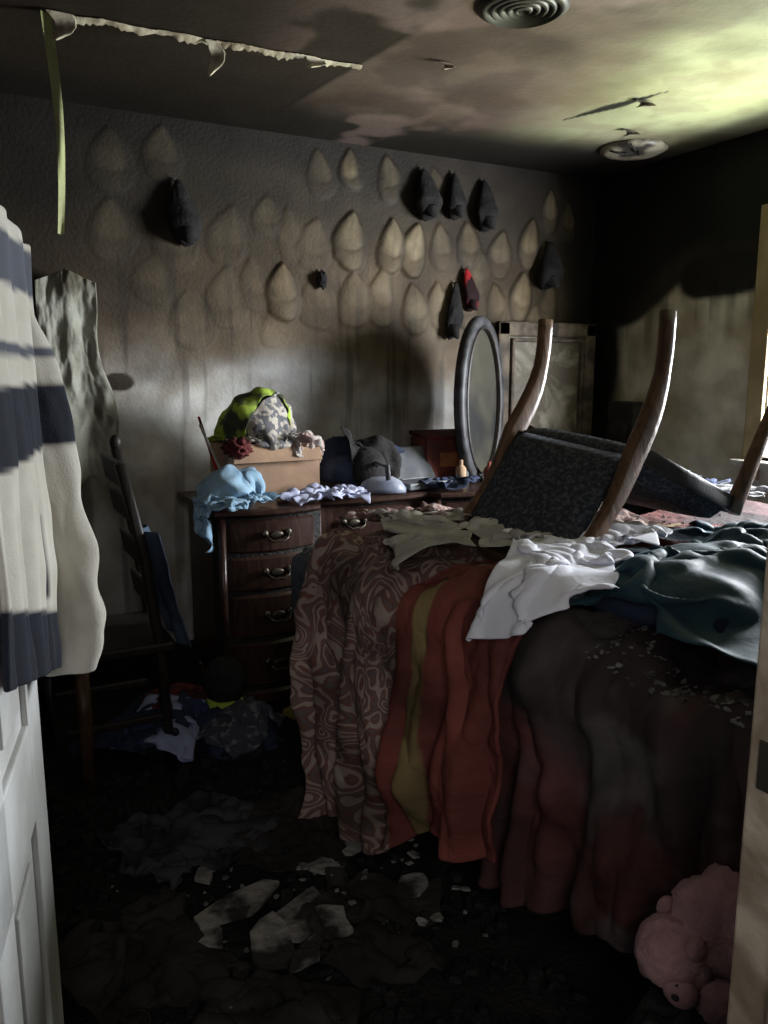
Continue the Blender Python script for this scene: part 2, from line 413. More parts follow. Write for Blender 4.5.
# ------------------------------------------------------------ door
g=group("door_1")
h0=Vector((-.075,.58,0));h1=Vector((.075,1.30,0));dd=(h1-h0);dl=dd.length;an=math.atan2(dd.y,dd.x)
def dbox(nm,a,z0,z1,b,off,th,m):
    mid=h0+dd.normalized()*((a+b)/2);nr=Vector((dd.y,-dd.x,0)).normalized()
    c=mid+nr*off;box(nm,(c.x,c.y,(z0+z1)/2),(b-a,th,z1-z0),m,g,.003,(0,0,an))
dbox("slab",0,.01,2.03,dl,-.02,.028,M_door)
for (a,b) in((0,.11),(dl-.11,dl),(dl/2-.05,dl/2+.05)): dbox("stile",a,.01,2.03,b,-.003,.012,M_door)
for (z0,z1) in((.01,.22),(.75,.9),(1.55,1.67),(1.91,2.03)): dbox("rail",0.11,z0,z1,dl-.11,-.003,.012,M_door)
for (z0,z1) in((.26,.71),(.94,1.51),(1.71,1.87)):
    for (a,b) in((.15,dl/2-.09),(dl/2+.09,dl-.15)): dbox("panel",a,z0,z1,b,-.004,.008,M_door)

# ------------------------------------------------------------ sweater on door
M_sw=mat("knit",(0,0,0),.95,attr="Col",col2=(.85,.84,.82),scale=10,bump=.12,bscale=260)
g=group("hanging_sweater")
def swcol(P,sl=0):
    x,y,z=P[...,0],P[...,1],P[...,2]
    c=np.zeros(P.shape)+np.array([.50,.48,.42])
    zh=z-(1.3-y)*.30*(1-sl)
    blk=ss(1.29,1.295,z)*ss(1.385,1.38,z)
    blk=np.maximum(blk,ss(1.035,1.028,zh)*(1-sl))
    c=mixc(c,(.010,.012,.022),blk)
    bl=ss(1.50,1.505,z)*ss(1.57,1.565,z)+ss(1.415,1.42,z)*ss(1.435,1.43,z)
    c=mixc(c,(.03,.04,.07),np.clip(bl,0,1)*.9)
    # dark inset panels running down the lower body
    st=ss(1.045,1.055,zh)*ss(1.17,1.16,zh)*ss(.03,.02,np.abs(y-1.12))*(1-sl)
    c=mixc(c,(.010,.012,.022),st)
    return c
nu,nv=80,90
s,t=np.meshgrid(np.linspace(0,1,nu),np.linspace(0,1,nv),indexing='ij')
yy=.86+s*(.45-.02*t);zz=1.62-t*.675
zz=zz-.04*ss(.5,1,s)*(1-t)+(1.3-yy)*.30*t-(1.3-yy)*.12*(1-t)
fold=.012*np.sin(s*26+2*t)+.008*np.sin(s*55+t*3+1)*t+.03*(fbm(s*6,t*4,0,5,3)-.5)
xx=(yy-.58)*.208-.075+.030+fold*(.35+.7*t)*(.35+.65*s)+.012*t
V=np.stack([xx,yy,zz],-1);o=mesh("body",V,gridF(nu,nv),M_sw,g,cols=swcol(V));mod(o,.008,1)
nu,nv=40,100
a,t=np.meshgrid(np.linspace(0,2*np.pi,nu,endpoint=False),np.linspace(0,1,nv),indexing='ij')
tt=[0,.12,.3,.6,.85,1];cxx=np.interp(t,tt,[.0,.045,.078,.105,.122,.118]);cyy=1.27+.01*np.sin(t*5);czz=1.60-.65*t-.03*np.sin(a+2.5)*ss(.2,0,t)
rad=.026+.018*ss(0,.25,t)-.008*ss(.86,.92,t)+.006*np.sin(t*30+2*np.sin(a))*ss(.45,.8,t)+.024*(fbm(np.cos(a)*1.6+3,np.sin(a)*1.6+3,t*6,8,3)-.5)
rad=rad*(1+.18*np.sin(3*a+t*4))
V=np.stack([cxx+rad*np.cos(a)*1.05,cyy+rad*np.sin(a)*.9,czz],-1)
o=mesh("sleeve",V,gridF(nu,nv,closeu=True),M_sw,g,cols=swcol(V,1));mod(o,.006,1)
tube("hanger",[(-.01,.95,1.58),(.01,1.10,1.64),(.03,1.24,1.58)],.006,M_darkwood,g)
tube("hanger_hook",[(.01,1.10,1.64),(.03,1.12,2.02),(.0,1.12,2.06),(-.02,1.12,2.06)],.003,M_brass,g)

# ============================================================ BED
g=group("bed")
def bbox(nm,x0,x1,y0,y1,z0,z1,m,bev,seg=4):
    c=toworld((x0+x1)/2,(y0+y1)/2,(z0+z1)/2);return box(nm,tuple(c),(x1-x0,y1-y0,z1-z0),m,g,bev,(0,0,BR),seg,True)
bbox("box_spring",.02,BL,.02,BW-.02,.24,.48,M_matt,.04)
bbox("mattress",.0,BL,.0,BW,.49,BT-.012,M_matt,.05)
bbox("pillow_top",.04,BL-.03,.04,BW-.03,BT-.05,BT+.012,M_mtop,.03)
bbox("frame_rail",.04,BL,.05,BW-.05,.2,.24,M_black,.01)
for i,(x,y) in enumerate([(.1,.1),(.1,BW-.1),(BL-.1,.1),(BL-.1,BW-.1)]): bbox("leg_%d"%i,x-.03,x+.03,y-.03,y+.03,0,.2,M_black,.005)

def comforter(name,q0,q1,drop,ptop,nq,npp,off,amp,mt,colfn,seed,farcomp=0,tuck=0):
    S,T=np.meshgrid(np.linspace(0,1,nq),np.linspace(0,1,npp),indexing='ij')
    q=q0+(q1-q0)*S+.03*(fbm(T*5,S*2,0,seed,2)-.5)
    p=ptop*(1-T)-drop(q)*T
    r=.07
    cx=np.clip(p,0,BL);cy=np.clip(q,0,BW)
    dx=p-cx;dy=q-cy;e=np.hypot(dx,dy);nx_=np.where(e>1e-6,dx/np.maximum(e,1e-6),-1.);ny_=np.where(e>1e-6,dy/np.maximum(e,1e-6),0.)
    e0=r*np.pi/2;ea=np.minimum(e,e0)/r;ov=np.maximum(e-e0,0)
    dep=ss(-.08,.40,ov)
    th=np.arctan2(-ny_,-nx_)
    tau=np.where(q>0,q,0)-th*.22-np.where((q<0),np.maximum(p,0),0)
    w=fbm(tau*3+7,ov*1.2,0,seed+3,3)
    ph=1.0*w+.25*ov*np.sin(tau*5)
    f1=np.sin(2*np.pi*(tau*3.6+ph)+.8*seed);f2=np.sin(2*np.pi*(tau*8.3+1.9*w)+2*seed)
    f3=np.sin(2*np.pi*(tau*17+3*w+ov*1.0))
    fold=(.5*f1+.30*f2*(.5+dep)+.09*f3)
    df=1-np.abs(2*vn(tau*7+ov*3.2+1.2*w,ov*1.8-tau*1.5,0,seed+18)-1)*2
    rid=1-np.abs(2*fbm(tau*4+ov*1.5,ov*3-tau*2,0,seed+8,4)-1)*2
    wr=(fbm(tau*11+3,ov*7+4,0,seed+8,4)-.5)
    k=1.0
    if tuck: k=1-ss(.50,.66,q)   # lies flat against the mattress where the other cover lies over it
    out=r*np.sin(ea)+off+ .07*ov*(.3+.7*k) + k*amp*dep*(fold+.35) + k*(.04*wr+.03*rid+.034*np.clip(df,0,1))*ss(0,.15,e)
    if tuck: out=out-.03*(1-k)*ss(0,.1,e)
    z=BT+bump(cx,cy)*(1-ss(0,.25,e)*.7)-r*(1-np.cos(ea))-ov*.985+off
    rt=1-np.abs(2*fbm(p*4.5+3,q*4.5,0,seed+31,4)-1)*2
    z=z+(.25+.75*k)*(.03*(fbm(p*9,q*9,0,seed+5,4)-.5)+.04*np.clip(rt,0,1)+.015*np.sin(2*np.pi*(tau*5+p*2+2*w))*ss(.6,0,p))*ss(.08,0,e)
    under=np.maximum(.03-z,0);z=np.where(z<.03,.02+.02*vn(tau*20,ov*20,0,seed)+off*.3,z);out=out+under*.8
    qs=cy+ny_*out
    if farcomp: qs=qs-farcomp*np.clip((q-q0)/(q1-q0),0,1)*np.clip(e/.75,0,1)
    V=toworld(cx+nx_*out,qs,z)
    C=colfn(p,q,S,T)
    o=mesh(name,V,gridF(nq,npp),mt,None,cols=C[0],fa={"pat":C[1]},uv=np.stack([q,p],-1))
    mod(o,.012,1,offset=1);return o
def comfmat():
    m=bpy.data.materials.new("comforter_print");m.use_nodes=True
    nt=m.node_tree;N=nt.nodes;L=nt.links;b=N["Principled BSDF"];b.inputs["Roughness"].default_value=.8;b.inputs["Specular IOR Level"].default_value=.25
    a=N.new("ShaderNodeAttribute");a.attribute_name="Col";pa=N.new("ShaderNodeAttribute");pa.attribute_name="pat";uv=N.new("ShaderNodeAttribute");uv.attribute_name="cuv"
    n=N.new("ShaderNodeTexNoise");n.inputs["Scale"].default_value=6.5;n.inputs["Detail"].default_value=1.5;n.inputs["Distortion"].default_value=1.4
    L.new(uv.outputs["Vector"],n.inputs["Vector"])
    mu=N.new("ShaderNodeMath");mu.operation='MULTIPLY';mu.inputs[1].default_value=62;L.new(n.outputs["Fac"],mu.inputs[0])
    si=N.new("ShaderNodeMath");si.operation='SINE';L.new(mu.outputs[0],si.inputs[0])
    r=N.new("ShaderNodeValToRGB");e=r.color_ramp.elements;e[0].position=.0;e[0].color=(.17,.145,.14,1);e[1].position=.9;e[1].color=(.42,.33,.29,1)
    x=e.new(.18);x.color=(.20,.10,.085,1);x=e.new(.66);x.color=(.24,.105,.085,1)
    x=e.new(.78);x.color=(.39,.30,.26,1)
    ma=N.new("ShaderNodeMath");ma.operation='MULTIPLY_ADD';ma.inputs[1].default_value=.5;ma.inputs[2].default_value=.5
    L.new(si.outputs[0],ma.inputs[0]);L.new(ma.outputs[0],r.inputs["Fac"])
    mx=N.new("ShaderNodeMix");mx.data_type='RGBA';L.new(pa.outputs["Fac"],mx.inputs["Factor"]);L.new(a.outputs["Color"],mx.inputs["A"]);L.new(r.outputs["Color"],mx.inputs["B"])
    n2=N.new("ShaderNodeTexNoise");n2.inputs["Scale"].default_value=4;n2.inputs["Detail"].default_value=8;L.new(uv.outputs["Vector"],n2.inputs["Vector"])
    r2=N.new("ShaderNodeValToRGB");r2.color_ramp.elements[0].position=.38;r2.color_ramp.elements[0].color=(.34,.33,.33,1);r2.color_ramp.elements[1].position=.62;r2.color_ramp.elements[1].color=(1,1,1,1)
    L.new(n2.outputs["Fac"],r2.inputs["Fac"])
    mm=N.new("ShaderNodeMix");mm.data_type='RGBA';mm.blend_type='MULTIPLY';mm.inputs["Factor"].default_value=1
    L.new(mx.outputs["Result"],mm.inputs["A"]);L.new(r2.outputs["Color"],mm.inputs["B"]);L.new(mm.outputs["Result"],b.inputs["Base Color"])
    bp=N.new("ShaderNodeBump");bp.inputs["Strength"].default_value=.35;bp.inputs["Distance"].default_value=.02
    n3=N.new("ShaderNodeTexNoise");n3.inputs["Scale"].default_value=35;n3.inputs["Detail"].default_value=5;L.new(uv.outputs["Vector"],n3.inputs["Vector"])
    L.new(n3.outputs["Fac"],bp.inputs["Height"]);L.new(bp.outputs["Normal"],b.inputs["Normal"])
    return m
M_comf=comfmat()
def c1(p,q,S,T):
    c=np.zeros(q.shape+(3,))+np.array([.22,.060,.048])
    c=mixc(c,(.30,.22,.10),(ss(.78,.785,q)*ss(.845,.84,q)))
    return c,ss(.905,.91,q)
def c0(p,q,S,T):
    n=fbm(p*2.2,q*2.2,0,91,4);n2=fbm(p*9,q*9,0,93,4)
    c=np.zeros(q.shape+(3,))+np.array([.115,.040,.038])
    c=mixc(c,(.048,.033,.035),ss(.42,.6,n))
    c=mixc(c,(.20,.18,.18),ss(.48,.68,n2)*.6*ss(.6,.0,q))
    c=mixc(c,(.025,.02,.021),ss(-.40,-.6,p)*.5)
    return c,np.zeros(q.shape)
comforter("burnt_blanket",-.55,1.2,lambda q:.54+.16*ss(.0,.7,q)-.12*ss(.66,.8,q),1.95,240,220,.012,.055,M_comf,c0,2,tuck=1)
comforter("patterned_comforter",.46,1.40,lambda q:.60+.20*ss(.5,1.2,q)+.02*np.sin(q*14),1.15,190,210,.045,.05,M_comf,c1,5,farcomp=.20)
cloth("rumpled_comforter_fold",34,30,.02,init_crumple((1.40,2.36,1.0),.1,.5,.42,.25,7,17),lambda X:col_bed(X,.06),M_comf,seed=2,steps=60,thick=.012,uv=True)

# --- garments on bed
dirang=math.atan2(.65,.75)
nx,ny=74,60
I,J=np.meshgrid(np.linspace(-1,1,nx),np.linspace(-1,1,ny),indexing='ij')
sm=((np.abs(J)<.55)|((I>.35)&(I<.95)&(np.abs(J)<1.01)))&~((I>.9)&(np.abs(J)<.18))
cloth("white_shirt",nx,ny,.0165,init_crumple((1.42,1.60,1.05),dirang,.60,.38,.40,9,3),lambda X:col_bed(X,.07),M_white,mask=sm,seed=3,steps=66,wr=.022,wf=5)
nx,ny=60,44
I,J=np.meshgrid(np.linspace(-1,1,nx),np.linspace(-1,1,ny),indexing='ij')
pm=((I>.5)|(np.abs(J)>.12))
cloth("cream_trousers",nx,ny,.0150,init_crumple((1.33,2.01,1.0),math.radians(70),.60,.60,.24,8,12),lambda X:col_bed(X,.07),M_cream,mask=pm,seed=4,steps=60,wr=.016)
def pillow(name,c,s,rot,m,seed=0):
    n=28;u,v=np.meshgrid(np.linspace(-1,1,n),np.linspace(-1,1,n),indexing='ij')
    th=np.clip((1-u**4)*(1-v**4),0,1)**.55
    ca,sa=math.cos(rot),math.sin(rot);Vs=[]
    for sg in(1,-1):
        z=sg*s[2]*th*(.85+.3*fbm(u*2+4,v*2+4,sg,seed,3));x=u*s[0];y=v*s[1]
        Vs.append(np.stack([c[0]+x*ca-y*sa,c[1]+x*sa+y*ca,c[2]+z],-1).reshape(-1,3))
    V=np.concatenate(Vs);G=gridF(n,n);F=G+[tuple(i+n*n for i in f[::-1]) for f in G]
    o=mesh(name,V,F,m);bm=bmesh.new();bm.from_mesh(o.data);bmesh.ops.remove_doubles(bm,verts=bm.verts,dist=.002);bm.to_mesh(o.data);bm.free();mod(o,0,1);return o
P1=(1.58,1.31,.86);pillow("bed_pillow",P1,(.27,.16,.065),.3,M_navy,1)
P2=(2.15,1.42,.86);pillow("bed_pillow",P2,(.32,.2,.06),.2,M_navy,2)
def col_pil(X,off=.035):
    X,h=col_bed(X,off)
    for c,s,r in((P1,(.29,.18,.085),.3),(P2,(.35,.22,.085),.2)):
        d=X-np.array(c);ca,sa=math.cos(r),math.sin(r)
        x=(d[:,0]*ca+d[:,1]*sa)/s[0];y=(-d[:,0]*sa+d[:,1]*ca)/s[1]
        zt=c[2]+s[2]*np.sqrt(np.clip(1-np.abs(x)**3-np.abs(y)**3,0,1))
        ins=(np.abs(x)**3+np.abs(y)**3<1)&(X[:,2]<zt)
        X[:,2]=np.where(ins,zt,X[:,2]);h=h|ins
    return X,h
cloth("teal_blanket",88,64,.020,init_crumple((1.90,1.37,1.08),.22,.70,.60,.26,7,21),col_pil,M_teal,seed=5,steps=70,thick=.006,wr=.016,wf=4)
def crumbs(name,pts,size,m,parent=None,flat=.35):
    V=[];F=[]
    for (x,y,z) in pts:
        k=random.randint(4,6);r=size*random.uniform(.4,1.2);h=r*flat*random.uniform(.5,1.2);a0=random.random()*6
        b=len(V);tl=random.uniform(-.3,.3);tl2=random.uniform(-.3,.3)
        rr=[r*random.uniform(.6,1.1) for _ in range(k)]
        for lv in(0,1):
            for i in range(k):
                a=a0+2*math.pi*i/k;dx=rr[i]*math.cos(a)*(1-.2*lv);dy=rr[i]*math.sin(a)*(1-.2*lv)
                V.append((x+dx,y+dy,z+lv*h+dx*tl+dy*tl2))
        F.append(tuple(b+k+i for i in range(k)));F.append(tuple(b+i for i in range(k))[::-1])
        for i in range(k): F.append((b+i,b+(i+1)%k,b+k+(i+1)%k,b+k+i))
    return mesh(name,V,F,m,parent,False)
bpy.context.view_layer.update()
dg=bpy.context.evaluated_depsgraph_get()
def drop_on(x,y,z0=1.4,ok=None):
    h,loc,nr,idx,ob,_=sc.ray_cast(dg,Vector((x,y,z0)),Vector((0,0,-1)))
    if h and (ok is None or any(ob.name.startswith(k) for k in ok)) and nr.z>.4: return (loc.x,loc.y,loc.z)
    return None
pts=[]
for i in range(900):
    w=toworld(random.uniform(-.08,.7),random.gauss(.12,.14),0)
    p=drop_on(w[0],w[1],1.4,("burnt_blanket",))
    if p: pts.append(p)
crumbs("plaster_crumbs",pts,.009,M_paper)
pts=[]
for i in range(900):
    w=toworld(random.uniform(-.06,1.6),random.uniform(.0,1.7),0)
    p=drop_on(w[0],w[1],1.4,("burnt_blanket","patterned","bed"))
    if p: pts.append(p)
crumbs("soot_flakes",pts,.008,M_black)

# ============================================================ OVERTURNED CHAIR
g=group("upholstered_chair")
def V3(*a): return Vector(a)
Bf,Bn=V3(1.40,2.12,.90),V3(1.42,1.62,.86)
Jf,Jn=V3(1.63,2.15,1.20),V3(1.72,1.70,1.15)
Tf,Tn=V3(1.79,2.2,1.57),V3(1.88,1.75,1.575)
def rail(nm,B,J,T):
    A=[B.lerp(J,i/8)+V3(.02,0,-.008)*math.sin(math.pi*i/8) for i in range(9)]
    q=[J.lerp(T,i/10)+V3(.035,0,-.01)*math.sin(math.pi*i/10)for i in range(1,11)]
    pts=A+q;n=len(pts)
    sweep(nm,pts,[.034]*n,[.045+.028*math.sin(math.pi*min(1,max(0,(i-4)/10))) for i in range(n)],M_legwood,g,side=(0.1,1,0),power=5)
rail("rear_leg_far",Bf,Jf,Tf);rail("rear_leg_near",Bn,Jn,Tn)
def padded(nm,a,b,c,d,th,m,bul=.02,n=14):
    nrm=(b-a).cross(d-a).normalized();Vs=[];
    for sg in(1,-1):
        for i in range(n):
            for j in range(n):
                u=i/(n-1);v=j/(n-1);p=a.lerp(b,u).lerp(d.lerp(c,u),v)
                e=(1-(2*u-1)**8)*(1-(2*v-1)**8)
                bb=(1-(2*u-1)**2)*(1-(2*v-1)**2)
                Vs.append(p+nrm*sg*(th/2*max(e,0)**.4+bul*bb*(1 if sg>0 else .4)))
    G=gridF(n,n);F=G+[tuple(i+n*n for i in f[::-1]) for f in G]
    o=mesh(nm,[tuple(v) for v in Vs],F,m,g)
    bm=bmesh.new();bm.from_mesh(o.data);bmesh.ops.remove_doubles(bm,verts=bm.verts,dist=.0005);bmesh.ops.recalc_face_normals(bm,faces=bm.faces);bm.to_mesh(o.data);bm.free();return o
ins=.02
padded("back_pad",Bf+V3(0,-ins,0),Bn+V3(0,ins,0),Jn.lerp(Bn,-.02)+V3(0,ins,0),Jf.lerp(Bf,-.02)+V3(0,-ins,0),.045,M_uph,.012)
sweep("crest_rail",[Bf+V3(-.02,0,-.02),(Bf+Bn)/2+V3(-.035,0,-.02),Bn+V3(-.02,0,-.02)],[.03]*3,[.05]*3,M_legwood,g,side=(1,0,.3))
Sf,Sn=V3(2.14,2.18,.96),V3(2.16,1.70,.955)
padded("seat_pad",Jf+V3(.01,0,.0),Jn+V3(.01,0,.0),Sn,Sf,.10,M_uph,.015)
for nm,a,b in(("apron_near",Jn,Sn),("apron_far",Jf,Sf),("apron_front",Sf,Sn)):
    up=V3(.4,0,.7)*.03
    sweep(nm,[a+up,(a+b)/2+up,b+up],[.022]*3,[.05]*3,M_darkwood,g,side=(0,1,0) if nm!="apron_front" else (1,0,0))
for nm,s_,L_ in(("front_leg_near",Sn,V3(.20,0,.40)),("front_leg_far",Sf,V3(.15,0,.34))):
    pts=[s_+L_*(i/8) for i in range(9)]
    sweep(nm,pts,[.045-.015*i/8 for i in range(9)],[.05-.018*i/8 for i in range(9)],M_legwood,g,side=(0,1,0))

# ============================================================ DRESSER
g=group("dresser")
DY=3.04;DH=.86
secs=[(.88,1.32,DY,4),(1.32,1.88,DY+.07,3),(1.88,2.60,DY,4)]
box("carcass",(1.74,(DY+.06+3.6)/2,.46),(1.68,3.6-DY-.06,.76),M_wood,g,.01)
def bowpanel(nm,x0,x1,z0,z1,y,bow,th,m,n=20,edge=.004):
    V=[]
    for i in range(n+1):
        u=i/n;x=x0+(x1-x0)*u;yy=y-bow*math.sin(math.pi*u)
        ie=0 if 0<i<n else edge
        for (zz,yo) in((z0,th),(z0,edge+ie),(z0+edge,ie),(z1-edge,ie),(z1,edge+ie),(z1,th)):
            V.append((x,yy+yo,zz))
    F=gridF(n+1,6)
    F.append(tuple(range(6)));F.append(tuple(n*6+j for j in range(6))[::-1])
    return mesh(nm,V,F,m,g,False)
for (x0,x1,y,nd) in secs:
    bow=.045 if nd==4 else .03
    bowpanel("section_face",x0,x1,.10,.83,y+.014,bow,.1,M_black)
    hts=[.15,.16,.20,.21] if nd==4 else [.15,.26,.28]
    z=.815
    for k,h in enumerate(hts):
        z1=z;z0=max(z-h*.92,.105);z=z-h
        if z0>=z1-.03: break
        bowpanel("drawer",x0+.025,x1-.025,z0,z1,y,bow,.03,M_wood,edge=.012)
        zc=(z0+z1)/2
        for cxh in ([(x0+x1)/2] if x1-x0<.5 else [x0+.17,x1-.17]):
            yh=y-bow*math.sin(math.pi*(cxh-x0)/(x1-x0))-.012
            pts=[(cxh-.05,yh,zc+.008),(cxh-.04,yh-.02,zc-.004),(cxh-.02,yh-.024,zc-.018),(cxh,yh-.026,zc-.012),(cxh+.02,yh-.024,zc-.018),(cxh+.04,yh-.02,zc-.004),(cxh+.05,yh,zc+.008)]
            tube("handle",pts,.005,M_brass,g,6)
            for sx in(-.05,.05): blob("rosette",(cxh+sx,yh+.004,zc+.01),(.015,.008,.018),M_brass,g,.1,n=8)
            blob("backplate",(cxh,yh+.007,zc+.004),(.03,.006,.016),M_brass,g,.2,n=8)
    tube("post",[(x0+.008,y-.002,.1),(x0+.008,y-.006,.83)],.016,M_wood,g)
    bowpanel("skirt",x0,x1,.04,.10,y-.01,bow,.08,M_wood,edge=.012)
n=60;V=[]
for i in range(n+1):
    x=.855+(2.625-.855)*i/n
    y=DY-.03
    for (x0,x1,yy,nd) in secs:
        if x0<=x<=x1: y=yy-.035-(.045 if nd==4 else .03)*math.sin(math.pi*(x-x0)/(x1-x0))
    for (yo,zz) in((0.012,DH-.028),(0,DH-.018),(0,DH-.006),(.008,DH)): V.append((x,y+yo,zz))
    V.append((x,3.61,DH));V.append((x,3.61,DH-.028))
F=gridF(n+1,6)+[(i*6+5,(i+1)*6+5,(i+1)*6,i*6) for i in range(n)]+[tuple(range(6)),tuple(n*6+j for j in range(6))[::-1]]
mesh("top",V,F,M_wood,g,False)
for i,(x,y) in enumerate([(.93,3.1),(2.55,3.1),(.93,3.54),(2.55,3.54)]): box("foot_%d"%i,(x,y,.04),(.07,.07,.08),M_wood,g,.015)

def ell(X,c,s):
    c=np.array(c);s=np.array(s);d=X-c;R=np.linalg.norm(d/s,axis=1)
    k=1+.45*(fbm(X[:,0]*13,X[:,1]*13,X[:,2]*13,99,2)-.5)
    i=R<k
    return np.where(i[:,None],c+d*(k/np.maximum(R,1e-3))[:,None],X),i
def col_dress(boxes=(),ells=()):
    def f(X,off=.008):
        X=X.copy();lim=np.full(len(X),.01)
        on=(X[:,0]>.85)&(X[:,0]<2.62)&(X[:,1]>2.97)
        lim=np.where(on&(X[:,2]>DH-.14),DH,lim)
        for (x0,x1,y0,y1,zt) in boxes:
            i=(X[:,0]>x0)&(X[:,0]<x1)&(X[:,1]>y0)&(X[:,1]<y1);lim=np.where(i,np.maximum(lim,zt),lim)
        s=on&(X[:,2]<=DH-.14)
        X[:,1]=np.where(s&(X[:,1]<3.3),2.96,X[:,1])
        X[:,1]=np.minimum(X[:,1],D-.04)
        h=(X[:,2]<lim+off)|s;X[:,2]=np.maximum(X[:,2],lim+off)
        for c,r in ells:
            X,i=ell(X,c,r);h=h|i
        return X,h
    return f
g=group("cardboard_box")
bx0,bx1,by0,by1,bz0,bz1=1.00,1.41,3.27,3.55,.866,1.085
t_=.006
box("side_front",((bx0+bx1)/2,by0,(bz0+bz1)/2),(bx1-bx0,t_,bz1-bz0),M_card,g,.001)
box("side_back",((bx0+bx1)/2,by1,(bz0+bz1)/2),(bx1-bx0,t_,bz1-bz0),M_card,g,.001)
box("side_left",(bx0,(by0+by1)/2,(bz0+bz1)/2),(t_,by1-by0,bz1-bz0),M_card,g,.001)
box("side_right",(bx1,(by0+by1)/2,(bz0+bz1)/2),(t_,by1-by0,bz1-bz0),M_card,g,.001)
box("base",((bx0+bx1)/2,(by0+by1)/2,bz0+.004),(bx1-bx0,by1-by0,t_),M_card,g,.001)
box("flap",((bx0+bx1)/2,by0-.03,bz1-.03),(bx1-bx0-.01,.085,t_),M_card,g,.001,(math.radians(62),0,0))
M_str=mat("striped_grey_cloth",(.42,.38,.33),.9,(.12,.12,.13),30,.2,60,lo=.49,hi=.53)
hc=((bx0+bx1)/2-.02,(by0+by1)/2+.01,1.14)
blob("laundry_heap",hc,(.12,.09,.13),M_uph,None,.3,2.5,4)
colh=col_dress([(bx0,bx1,by0,by1,bz1)],[(hc,(.14,.11,.17))])
cloth("hi_vis_vest",36,34,.014,init_crumple((1.15,3.48,1.46),.2,.5,.45,.3,10,31),colh,M_hiv,seed=6,steps=50,wr=.022,wf=11)
cloth("striped_shirt",36,32,.014,init_crumple((1.22,3.36,1.38),.8,.45,.45,.3,10,33),colh,M_str,seed=7,steps=50,wr=.020,wf=11)
cloth("pink_blouse",30,26,.013,init_crumple((1.36,3.27,1.25),.8,.45,.45,.2,10,35),colh,mat("dusty_pink_cloth",(.32,.19,.16),.9,(.4,.37,.34),12),seed=8,steps=50,wr=.016,wf=11)
blob("maroon_tshirt",(1.03,3.25,1.08),(.05,.06,.04),M_maroon,None,.8,4,91)
blob("folded_sheets",(.99,3.22,.91),(.08,.10,.06),M_ltblue,None,.5,4,7)
cloth("blue_towel",48,46,.013,init_crumple((.95,3.12,1.10),.5,.42,.42,.34,11,37),col_dress((),[((.96,3.18,.90),(.09,.11,.08)),((1.03,3.2,.89),(.06,.09,.09))]),M_ltblue,seed=9,steps=50,wr=.028,wf=10)
cloth("white_pillowcase",44,34,.013,init_crumple((1.36,3.09,1.0),0.0,.55,.40,.3,11,39),col_dress(),mat("periwinkle_white",(.46,.48,.64),.9,(.36,.38,.54),8),seed=10,steps=50,wr=.03,wf=10)
def cap(name,c,s,m,rot=(0,0,0),mb=None):
    g=group(name);R=(Matrix.Rotation(rot[2],4,'Z')@Matrix.Rotation(rot[1],4,'Y')@Matrix.Rotation(rot[0],4,'X'))
    nu,nv=32,14
    T,Pp=np.meshgrid(np.linspace(0,2*np.pi,nu,endpoint=False),np.linspace(0,np.pi/2,nv),indexing='ij')
    rr=np.sin(Pp)**.9*(1+.03*np.cos(6*T));x=rr*np.cos(T)*.085;y=rr*np.sin(T)*.10;z=np.cos(Pp)**.8*.11
    def tr(V):
        V=V.reshape(-1,3)*s;M=np.array(R.to_3x3());return V@M.T+np.array(c)
    o=mesh("crown",tr(np.stack([x,y,z],-1)),gridF(nu,nv,closeu=True),m,g);mod(o,.003)
    u,v=np.meshgrid(np.linspace(-1,1,18),np.linspace(0,1,8),indexing='ij')
    a=u*1.15;rx=np.sin(a)*.085;ry=-np.cos(a)*.10
    L_=.075*np.sqrt(np.clip(1-u**2*.9,0,1))
    x=rx;y=ry-v*L_;z=.004-.03*(u**2)-v*.02
    o=mesh("brim",tr(np.stack([x,y,z],-1)),gridF(18,8),mb or m,g);mod(o,.004)
    blob("button",tuple(tr(np.array([[0,0,.11]]))[0]),(.008,.008,.006),m,g,.0,n=6)
    return g
def hungcap(x,z,w,h,m,seed,lean=0):
    """heat-shrivelled cap hanging from a nail by its strap: narrow crown top, drooping brim below"""
    g=group("shrivelled_baseball_cap");X0=x*K;Z0=1.4+(z-1.4)*K
    nu,nv=36,26
    T,t=np.meshgrid(np.linspace(0,2*np.pi,nu,endpoint=False),np.linspace(0,1,nv),indexing='ij')
    q=np.clip(t/.60,0,1)
    hw=np.where(t<.60,q**.5*(.75+.25*q),np.sqrt(np.clip(1-((t-.60)/.40)**2,0,1)))*w/2
    k=1+.30*(fbm(np.cos(T)*1.2+4,np.sin(T)*1.2+4,t*3,seed,3)-.5)
    xx=X0+hw*k*np.cos(T)+lean*t*h;yy=D-.02-hw*k*.6*(1+np.sin(T));zz=Z0+h/2-t*h*.97
    o=mesh("crown",np.stack([xx,yy,zz],-1),gridF(nu,nv,closeu=True),m,g)
    u,v=np.meshgrid(np.linspace(-1,1,16),np.linspace(0,1,8),indexing='ij')
    xx=X0+lean*.8*h+u*w*.44*(1-.25*v**2);yy=D-.03-w*.58*(1-u**2)-.006*v;zz=Z0-h*.22-v*h*.24*np.sqrt(np.clip(1-u**2*.95,0,1))+.01*(u**2)
    o=mesh("brim",np.stack([xx,yy,zz],-1),gridF(16,8),m,g);mod(o,.004)
    tube("nail",[(X0,D-.0,Z0+h/2-.01),(X0,D-.035,Z0+h/2)],.003,M_brass,g,5)
